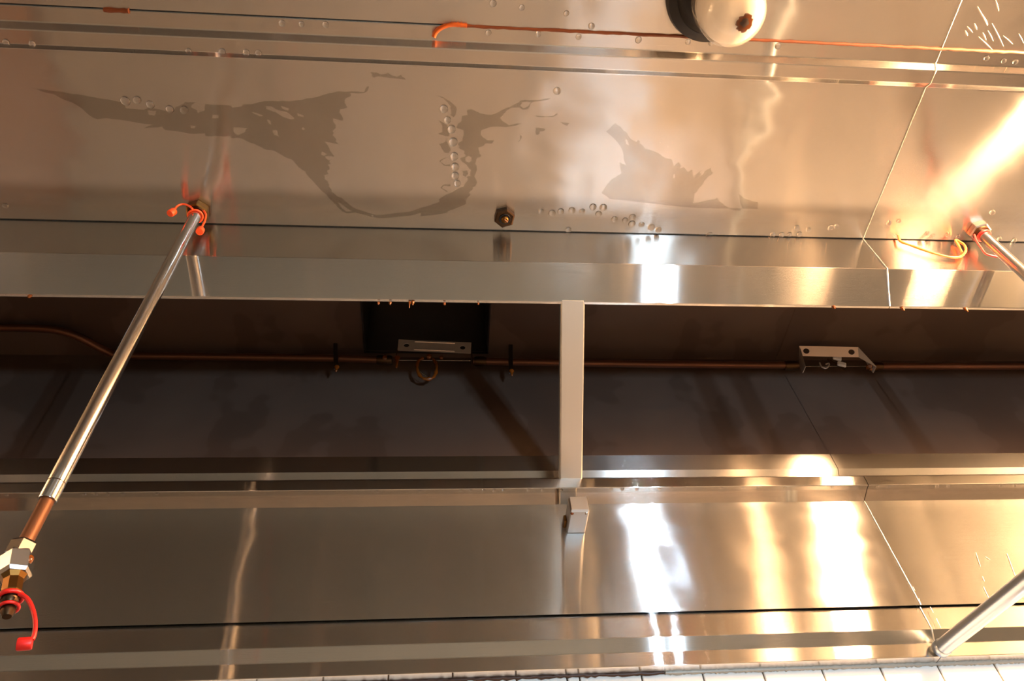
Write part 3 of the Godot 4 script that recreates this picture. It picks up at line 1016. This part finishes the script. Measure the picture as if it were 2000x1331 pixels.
# ------------------------------------------------------------------ fire suppression nozzles on drop pipes
func hex_nut(t: Transform3D, r: float, h: float, bore := 0.0, turn := 0.0) -> Shape:
	var s := Shape.new()
	s.lathe(t, [Vector2(bore, 0), Vector2(r * 0.86, 0), Vector2(r, h * 0.14), Vector2(r, h * 0.86), Vector2(r * 0.88, h), Vector2(bore, h)], 6, false, turn)
	return s
func rubber_cap(called: String, p: Vector3, axis: Vector3, r: float, l: float, m: Material, parent: Node3D) -> MeshInstance3D:
	var s := Shape.new()
	s.lathe(along(p, axis), [Vector2(0, -l / 2), Vector2(r * 0.9, -l / 2), Vector2(r, -l * 0.38), Vector2(r, l * 0.42), Vector2(r * 0.93, l / 2), Vector2(r * 0.66, l / 2), Vector2(r * 0.62, -l * 0.2), Vector2(0, -l * 0.2)], 24)
	return put(called, s, m, parent)
func nozzle_drop(label: String, p: Vector3, low: float, tilt: Vector3, cap_path: Array, nut: Material) -> Node3D:
	var t := thing("nozzle_drop", label, "nozzle pipe", p)
	put("lock_nut", hex_nut(at(Vector3(0, -0.018, 0)), 0.0255, 0.018, 0.0, 0.35), nut, t)
	var s := Shape.new()
	s.lathe(at(Vector3(0, -0.021, 0)), [Vector2(0, 0), Vector2(0.018, 0), Vector2(0.019, 0.003), Vector2(0, 0.003)], 32)
	put("washer", s, M.dark_brass, t)
	var e := low - CEIL          # lower end of the bright sleeve
	s = Shape.new()
	s.lathe(at(Vector3.ZERO), [Vector2(0.0095, e), Vector2(0.0117, e), Vector2(0.0122, e + 0.001), Vector2(0.0122, -0.02), Vector2(0, -0.02)], 40)
	put("sleeve", s, M.chrome, t)
	s = Shape.new()
	s.lathe(at(Vector3(0, e + 0.03, 0)), [Vector2(0.0124, -0.0006), Vector2(0.0126, 0), Vector2(0.0124, 0.0006)], 40)
	put("joint_ring", s, M.dark_brass, t)
	s = Shape.new()
	s.tube([Vector3(0, e + 0.02, 0), Vector3(0, e - 0.072, 0)], 0.0092, 24)
	put("inner_pipe", s, M.pipe_brown, t)
	put("hex_fitting", hex_nut(at(Vector3(0, e - 0.092, 0)), 0.0165, 0.024, 0.0, 0.2), M.chrome, t)
	var k := Vector3(0, e - 0.09, 0)
	var d := (Vector3.DOWN + tilt).normalized()
	put("swivel_nut", hex_nut(along(k + d * 0.03, -d), 0.0195, 0.034, 0.0, 0.5), M.chrome, t)
	s = Shape.new()
	blob(s, k + Vector3(0.018, -0.006, 0.004), 0.005, 1.4)
	put("grease_lump", s, M.amber_grease, t)
	s = Shape.new()
	s.lathe(along(k + d * 0.06, -d), [Vector2(0, 0), Vector2(0.010, 0), Vector2(0.0115, 0.006), Vector2(0.0115, 0.024), Vector2(0.015, 0.03), Vector2(0, 0.034)], 8, false)
	put("nozzle_body", s, M.brass_nut, t)
	s = Shape.new()
	s.lathe(along(k + d * 0.088, -d), [Vector2(0, 0), Vector2(0.005, 0), Vector2(0.008, 0.006), Vector2(0.008, 0.012), Vector2(0.0055, 0.016), Vector2(0.0095, 0.02), Vector2(0.0095, 0.03), Vector2(0, 0.03)], 16)
	put("nozzle_tip", s, M.dark_brass, t)
	for q in [[0.061, 0.0128, 0.0028], [0.0755, 0.0105, 0.002]]:
		s = Shape.new()
		var ring := []
		var tr := along(k + d * q[0], d)
		for j in 25:
			ring.append(tr * Vector3(cos(TAU * j / 24.0) * q[1], 0, sin(TAU * j / 24.0) * q[1]))
		s.tube(ring, q[2], 10, false)
		put("red_band", s, M.red_rubber, t)
	if cap_path.size():
		s = Shape.new()
		var path := []
		for q in cap_path: path.append(q - p)
		s.tube(soft(path), 0.0026, 10)
		var strap := put("cap_strap", s, M.red_rubber, t)
		var last: Vector3 = path[-1]
		rubber_cap("cap", last + Vector3(-0.006, -0.005, 0.0), Vector3(-1, -0.2, 0.25), 0.0072, 0.0145, M.red_rubber, strap)
	return t

func build_nozzles() -> void:
	var p := on_y(388, 410, CEIL)
	var z := p.z
	var cap := px_path([38,1161, 50,1167, 60,1181, 67,1203, 69,1222, 67,1240, 63,1250], z + 0.012)
	var t := nozzle_drop("chrome drop pipe with a nozzle and a red cap dangling on its strap", p, EYE.y + 0.692, Vector3(0.30, 0, 0.05), cap, M.brass_nut)
	# two orange caps on tethers round the top of the pipe
	var s := Shape.new()
	var ring := []
	for j in 25:
		ring.append(Vector3(cos(TAU * j / 24.0) * 0.0145, -0.028 + 0.003 * sin(TAU * j / 24.0 + 1.0), sin(TAU * j / 24.0) * 0.0145))
	s.tube(ring, 0.0022, 10, false)
	put("tether_ring", s, M.orange_rubber, t)
	for q in [[[376,408, 368,402, 357,399, 346,403, 339,413], Vector3(-0.3, -1, 0.1)], [[398,412, 402,420, 400,432, 396,440, 392,449], Vector3(0.1, -1, 0.2)]]:
		var path := px_path(q[0], z + 0.02)
		for k in path.size(): path[k] = path[k] - p
		s = Shape.new()
		s.tube(soft(path), 0.0021, 10)
		var st := put("orange_tether", s, M.orange_rubber, t)
		rubber_cap("orange_cap", path[-1] + q[1].normalized() * 0.006, -q[1], 0.0078, 0.015, M.orange_rubber, st)
	# the plugged fitting between the two pipes
	p = on_y(985, 422, CEIL)
	t = thing("plugged_fitting", "greasy brass hex fitting with a plug in the hood ceiling", "fitting", p)
	put("hex_body", hex_nut(at(Vector3(0, -0.014, 0)), 0.024, 0.014, 0.0, 0.35), M.dark_brass, t)
	s = Shape.new()
	s.lathe(at(Vector3(0, -0.016, 0)), [Vector2(0.0, 0.0), Vector2(0.0125, 0.0), Vector2(0.0135, 0.0025), Vector2(0, 0.0025)], 32)
	put("rim", s, M.dark_grease, t)
	s = Shape.new()
	s.lathe(at(Vector3(0, -0.022, 0)), [Vector2(0, 0), Vector2(0.006, 0), Vector2(0.008, 0.002), Vector2(0.0085, 0.008), Vector2(0, 0.008)], 24)
	var plug := put("plug", s, M.brass_nut, t)
	s = Shape.new()
	s.box(Transform3D(Basis(Vector3.UP, 0.8), Vector3(0.002, -0.0225, 0.0)), Vector3(0.011, 0.002, 0.003), 0.0006)
	put("slot_key", s, M.amber_grease, plug)
	# the far drop pipe
	p = on_y(1908, 448, CEIL)
	t = nozzle_drop("chrome drop pipe with a red strap, rising beside the loop of orange sealant", p, EYE.y + 0.70, Vector3(-0.2, 0, 0), [], M.chrome)
	s = Shape.new()
	ring = []
	for j in 25:
		ring.append(Vector3(cos(TAU * j / 24.0) * 0.0145, -0.03, sin(TAU * j / 24.0) * 0.0145))
	s.tube(ring, 0.0022, 10, false)
	put("tether_ring", s, M.red_rubber, t)
	var path := px_path([1903,459, 1908,472, 1917,485, 1924,495, 1934,499, 1947,502], p.z + 0.014)
	for k in path.size(): path[k] = path[k] - p
	s = Shape.new()
	s.tube(soft(path), 0.0022, 10)
	put("red_strap", s, M.red_rubber, t)

# ------------------------------------------------------------------ sealant, tie bar, stub, grease
func bead(path: Array, r: float, jitter: float, ridge := 0.0) -> Shape:
	var s := Shape.new()
	var rad := []
	for k in path.size():
		rad.append(r + rng.randf_range(-jitter, jitter) + ridge * (k % 2))
	s.tube(path, rad, 10)
	return s
func dome_patch(ctr: Vector3, size: float, thick: float) -> Shape:    # a ragged crust on the round end of the dead globe
	var s := Shape.new()
	var rings := []
	var edge := []
	for j in 28:
		edge.append(size * (0.78 + 0.28 * rng.randf()))
	for r in 5:
		var ring := []
		for j in 28:
			var a := TAU * j / 28.0
			var d: float = edge[j] * r / 4.0
			var q := Vector2(ctr.x + cos(a) * d, ctr.z + sin(a) * d)
			var sn := minf(0.98, q.length() / 0.058)
			var cs := sqrt(1.0 - sn * sn)
			var nn := Vector3(q.x / 0.058 * 0.8, -cs, q.y / 0.058 * 0.8).normalized()
			var lift := (thick * rng.randf_range(0.8, 1.2)) if r < 4 else -0.0006
			ring.append(s.vert(Vector3(q.x, -0.18 + 0.058 * 0.8 * (1.0 - cs), q.y) + nn * lift, nn))
		rings.append(ring)
		if r > 0:
			for j in 28:
				s.quad(rings[r - 1][j], rings[r - 1][(j + 1) % 28], ring[(j + 1) % 28], ring[j])
	return s
func build_details() -> void:
	# the dead lamp in view
	var lamp := hood_lamp("unlit globe lamp with a brown burnt spot beside the orange sealant", LAMP_AT, 0.0)
	var ctr := on_y(1451, 42, CEIL - 0.168) - LAMP_AT
	put("amber_stain", dome_patch(ctr, 0.0165, 0.0007), M.amber_grease, lamp)
	put("burnt_spot", dome_patch(ctr + Vector3(-0.001, 0, 0.0015), 0.0098, 0.0014), M.burnt, lamp)
	var s := Shape.new()

	# orange sealant in the ceiling seam
	var path := []
	for k in 100:
		var px := lerpf(912, 2090, k / 99.0)
		path.append(on_y(px, 7.0 + 0.048 * px, CEIL) + Vector3(0, -0.0005, rng.randf_range(-0.0006, 0.0006)))
	var t := thing("sealant_strip", "peeling strip of orange sealant with a curled end along the ceiling seam", "sealant", path[0])
	var loc := []
	for p in path: loc.append(p - path[0])
	put("bead", bead(loc, 0.0029, 0.0006), M.sealant, t)
	var curl := []
	var cp := [847,73, 850,65, 857,57.5, 868,51.5, 885,48, 912,50]
	for k in range(0, cp.size(), 2):
		curl.append(on_y(cp[k], cp[k + 1], CEIL - 0.012 + 0.010 * k / 10.0) - path[0])
	put("curled_end", bead(soft(curl, 9), 0.0036, 0.0002, 0.0012), M.bright_sealant, t)
	path = []
	for k in 12:
		var px := lerpf(203, 252, k / 11.0)
		path.append(on_y(px, 9.0 + 0.048 * px, CEIL) + Vector3(0, -0.001, 0))
	var o := put("sealant_scrap", bead(path, 0.0042, 0.0008), M.sealant)
	tag(o, "short scrap of brown sealant left in the dark ceiling seam", "sealant")
	# the loop of it that hangs by the far pipe
	path = px_path([1753,452, 1755,462, 1757,470, 1763,474, 1780,480, 1805,489, 1835,498, 1860,503, 1877,501, 1886,491, 1884,480, 1875,473, 1866,469, 1872,480, 1879,494], -0.866)
	o = put("sealant_loop", bead(soft(path, 6), 0.0028, 0.0004), M.bright_sealant)
	tag(o, "thin loop of orange sealant hanging from the rear ceiling seam", "sealant")

	# square tube stub on the rear panel
	t = thing("tube_stub", "short square steel tube stub sticking out of the rear panel", "bracket", Vector3(0.298, EYE.y + 1.0265, -1.3515))
	s = Shape.new()
	s.box(at(Vector3(0, 0, 0.037)), Vector3(0.0415, 0.0395, 0.076), 0.0025)
	put("tube", s, M.stub_steel, t)
	s = Shape.new()
	s.box(at(Vector3(0, 0, 0.0765)), Vector3(0.039, 0.037, 0.003), 0.0015)
	put("end_cap", s, M.stub_steel, t)
	for x in [-0.0165, 0.0145]:
		s = Shape.new()
		s.lathe(along(Vector3(x, -0.0195, 0.068), Vector3.DOWN), [Vector2(0, 0.0025), Vector2(0.003, 0.0018), Vector2(0.004, 0.0), Vector2(0, -0.001)], 14)
		put("rivet", s, M.chrome if x > 0 else M.amber_grease, t)
	s = Shape.new()
	s.box(at(Vector3(-0.0235, 0.003, 0.012)), Vector3(0.006, 0.018, 0.022), 0.001)
	put("clip", s, M.brass_nut, t)

	# tie bar from the rear edge forward
	var a := on_z(1837, 1268, -1.362)
	var r := ray(2000, 1139)
	var b := EYE + r * 1.63
	var far := a + (b - a) * (1.30 / (b.z - a.z))
	t = thing("tie_bar", "pale galvanised tube running forward from the hood's lower rear edge", "pipe", a)
	s = Shape.new()
	s.tube([Vector3(0, 0, 0), far - a], 0.0155, 28)
	put("tube", s, M.galvanised, t)
	s = Shape.new()
	coupling(s, (far - a) * -0.004, (far - a) * 0.011, 0.0172)
	put("collar", s, M.galvanised, t)
	s = Shape.new()
	s.box(at(far - a + Vector3(0, 0.2, 0.0)), Vector3(0.03, 0.46, 0.003), 0.001)
	put("hanger", s, M.galvanised, t)

	# grime and caulk where the hood meets the tiles
	path = []
	for k in 160:
		var px := lerpf(100, 1300, k / 159.0)
		path.append(Vector3(on_z(px, 1310, -1.385).x, LIP - 0.001 + rng.randf_range(-0.0015, 0.001), -1.3985))
	o = put("grime_line", bead(path, 0.0035, 0.0012), M.grime)
	tag(o, "brown greasy grime line between the hood edge and the white tiles", "grime")
	path = []
	var bumps := []
	for k in 300:
		var x := lerpf(on_z(1300, 1300, -1.385).x, 1.5, k / 299.0)
		path.append(Vector3(x, LIP - 0.0015, -1.3985))
	o = put("caulk_bead", bead(path, 0.004, 0.0015), M.caulk)
	tag(o, "lumpy grey bead of caulk along the hood edge at the brightest tiles", "caulk")

	# grease and water on the hood's own edges
	var hood: Node3D = get_node("exhaust_hood")
	var hood2: Node3D = get_node("exhaust_hood_001")
	for q in [[739, 591, 0.004, 0.004], [762, 591, 0.004, 0.005], [800, 590, 0.004, 0.018], [806, 590, 0.005, 0.008], [868, 592, 0.004, 0.004], [934, 592, 0.003, 0.003], [57, 578, 0.005, 0.004]]:
		s = Shape.new()
		drip(s, on_z(q[0], q[1] + 2.0, -0.9395), q[2] * 0.75, q[3])
		put("grease_drip", s, M.amber_grease, hood)
	s = Shape.new()
	var wp := []
	for q in [[943,855], [958,853], [978,852], [976,858], [962,861], [950,860]]:
		var g := on_z(q[0], q[1], -1.3895)
		wp.append(g)
	s.facing(wp, Vector3.BACK)
	for k in wp.size():
		var g0: Vector3 = wp[k]
		var g1: Vector3 = wp[(k + 1) % wp.size()]
		s.facing([g0, g1, g1 - Vector3(0, 0, 0.004), g0 - Vector3(0, 0, 0.004)], (g0 + g1) / 2 - wp[0])
	put("paint_fleck", s, M.ceramic, hood)
	for q in [[1910,13, 1929,50], [1945,0, 1951,22], [1919,28, 1930,48], [1890,52, 1900,64], [1904,46, 1908,58], [1938,46, 1960,90], [1930,60, 1940,80], [1912,72, 1939,98], [1960,70, 1978,86], [1990,66, 1999,84], [1886,60, 1890,70], [1920,64, 1926,78]]:
		s = Shape.new()
		s.tube([on_y(q[0], q[1], CEIL - 0.0012), on_y((q[0] + q[2]) / 2.0 + 0.6, (q[1] + q[3]) / 2.0, CEIL - 0.0018), on_y(q[2], q[3], CEIL - 0.0012)], [0.0003, 0.0008, 0.0002], 6)
		put("scratch", s, M.weld, hood2)
	for q in [[1906,1080, 1915,1107], [1919,1127, 1923,1136], [1921,1147, 1932,1170], [1925,1088, 1934,1094], [1967,1082, 1984,1128], [1783,1147, 1787,1154], [1795,1170, 1798,1180], [1817,1186, 1823,1197], [1829,1209, 1838,1228]]:
		s = Shape.new()
		s.tube([on_z(q[0], q[1], -1.3505), on_z(q[2], q[3], -1.3505)], [0.0006, 0.0004], 6)
		put("scratch", s, M.weld, hood2)
	for q in [[1764, 605, 0.004, 0.006], [1887, 606, 0.004, 0.008], [1629, 602, 0.004, 0.005]]:
		s = Shape.new()
		drip(s, on_z(q[0], q[1] - 1, -0.9395), q[2], q[3])
		put("grease_drip", s, M.amber_grease, hood if q[0] < 1735 else hood2)

# ------------------------------------------------------------------ drops of water
func build_water() -> void:
	var meshes := []
	for k in 5:
		var s := Shape.new()
		var prof := []
		var h: float = [0.8, 0.9, 0.72, 0.95, 0.66][k]
		for j in 9:
			var a := PI / 2 * j / 8.0
			prof.append(Vector2(pow(sin(a), 0.85), -h * cos(a)))
		prof.append(Vector2(1, 0.2))
		prof.append(Vector2(0, 0.2))
		s.lathe(at(Vector3.ZERO), prof, 20)
		meshes.append(s.mesh())
	var sets := [
		["%s clear water drop from the nozzle pipe in the short row on the stain", "water drops on the stain by the nozzle pipe", 0.0072, [245,197, 268,195, 294,204, 332,213, 360,215], on_y(388, 410, CEIL)],
		["%s clear water drop from the ceiling rib in the upright column of eight", "column of water drops on the ceiling", 0.0072, [867,213, 874,235, 882,253, 885,278, 887,306, 889,326.5, 889,344, 893,359], on_y(860, 100, CEIL)],
		["%s clear water drop out from the plugged hex fitting in the scattered row", "water drops beside the plugged fitting", 0.0068, [1057,413, 1078,416, 1095,413, 1117,411, 1137,412, 1178,405, 1169,417.5, 1200,428, 1221,430, 1235,424, 1234,437, 1253,438.5, 1272,444, 1286,449, 1110,449, 1158,404], on_y(985, 422, CEIL)],
		["%s small water drop before the welded joint along the rear ceiling seam", "water drops by the rear seam", 0.0058, [1386,459, 1509,459, 1526.5,459, 1542,458, 1561,457.6, 1555.6,445, 1579,449, 1622,445, 1634,443], on_y(1680, 465, CEIL)],
		["%s small water drop from the welded joint in the glare by the sealant loop", "water drops by the sealant loop", 0.0052, [1736,436, 1755,432.5, 1810,456, 1821,461, 1850.5,458, 1871,462, 1938,415, 1952,467, 1975,476, 1981,470], on_y(1680, 465, CEIL)],
		["%s flat water drop out from the globe lamp near the orange sealed seam", "water drops near the sealed ceiling seam", 0.0052, [551,45.5, 589,47, 636,48, 963,7, 1019,15, 1106,26, 1051,66.5, 1247,78, 1155,51, 1130,72, 954,64, 1389,84, 1344,82, 1519,90, 1927,114, 1960,119, 1983,121], LAMP_AT],
		["single long water drop at the tip of the branching stain", "", 0.007, [1088,178]],
		["lone water drop on the plain brown end of the hood ceiling", "", 0.005, [10.5,402]]]
	for st in sets:
		var spots := []
		for k in range(0, st[3].size(), 2):
			spots.append(on_y(st[3][k], st[3][k + 1], CEIL))
		counted(meshes, spots, st[2], st[0], st[1], st[4] if st.size() > 4 else Vector3.ZERO)
	var rib := []
	var rp := [12,83, 63,86, 368,100, 434,101.5, 481,103, 505,104]
	for k in range(0, rp.size(), 2):
		rib.append(on_y(rp[k], rp[k + 1], CEIL - 0.011))
	counted(meshes, rib, 0.0055, "%s water drop from the globe lamp along the raised ceiling rib", "water drops on the ceiling rib", LAMP_AT)
	var edge := [737,958, 821,958, 901,957, 919.6,957, 944,956, 965,958, 983,957, 1032,956, 1059,955.5, 1096,955.5, 1193,954, 1216,959, 1245,959, 1288,954, 1313.5,959, 1340,958, 1408.5,953.5, 1450.6,953.5, 1478.6,957, 1534.6,956, 1624,950, 1713,949, 1734,949, 1829,948, 1850,948, 1955,950, 1983,950, 187,966, 165,966, 210,966, 240,966, 14,966, 308,962]
	var joint := []
	var pipe := []
	var stub := Vector3(0.298, EYE.y + 1.0265, -1.3)
	for k in range(0, edge.size(), 2):
		var p := on_z(edge[k], edge[k + 1], -1.314)
		p.y = EYE.y + 1.0975
		(joint if p.x > stub.x else pipe).append(p)
	counted(meshes, joint, 0.0036, "%s tiny drop under the trough edge from the tube stub towards the welded joint", "water drops under the grease trough edge", stub)
	counted(meshes, pipe, 0.0036, "%s tiny drop under the trough edge from the tube stub towards the nozzle pipe", "water drops under the grease trough edge", stub)
const NTH := ["first", "second", "third", "fourth", "fifth", "sixth", "seventh", "eighth", "ninth", "tenth", "eleventh", "twelfth", "thirteenth", "fourteenth", "fifteenth", "sixteenth", "seventeenth", "eighteenth", "nineteenth", "twentieth"]
func counted(meshes: Array, spots: Array, r: float, label: String, group: String, from: Vector3) -> void:   # labels count outwards from a thing
	spots.sort_custom(func(a, b): return a.distance_to(from) < b.distance_to(from))
	for k in spots.size():
		water(meshes, spots[k], r, label % NTH[k] if "%s" in label else label, "water drop", group)
func water(meshes: Array, p: Vector3, r: float, label: String, cat: String, group: String) -> void:
	var o := MeshInstance3D.new()
	o.name = numbered("water_drop")
	o.mesh = meshes[rng.randi() % meshes.size()]
	o.material_override = M.water
	var f := r * rng.randf_range(1.0, 1.25)
	o.transform = Transform3D(Basis(Vector3.UP, rng.randf_range(0, TAU)) * Basis.from_scale(Vector3(f * rng.randf_range(0.9, 1.12), f, f)), p)
	add_child(o)
	tag(o, label, cat, group)
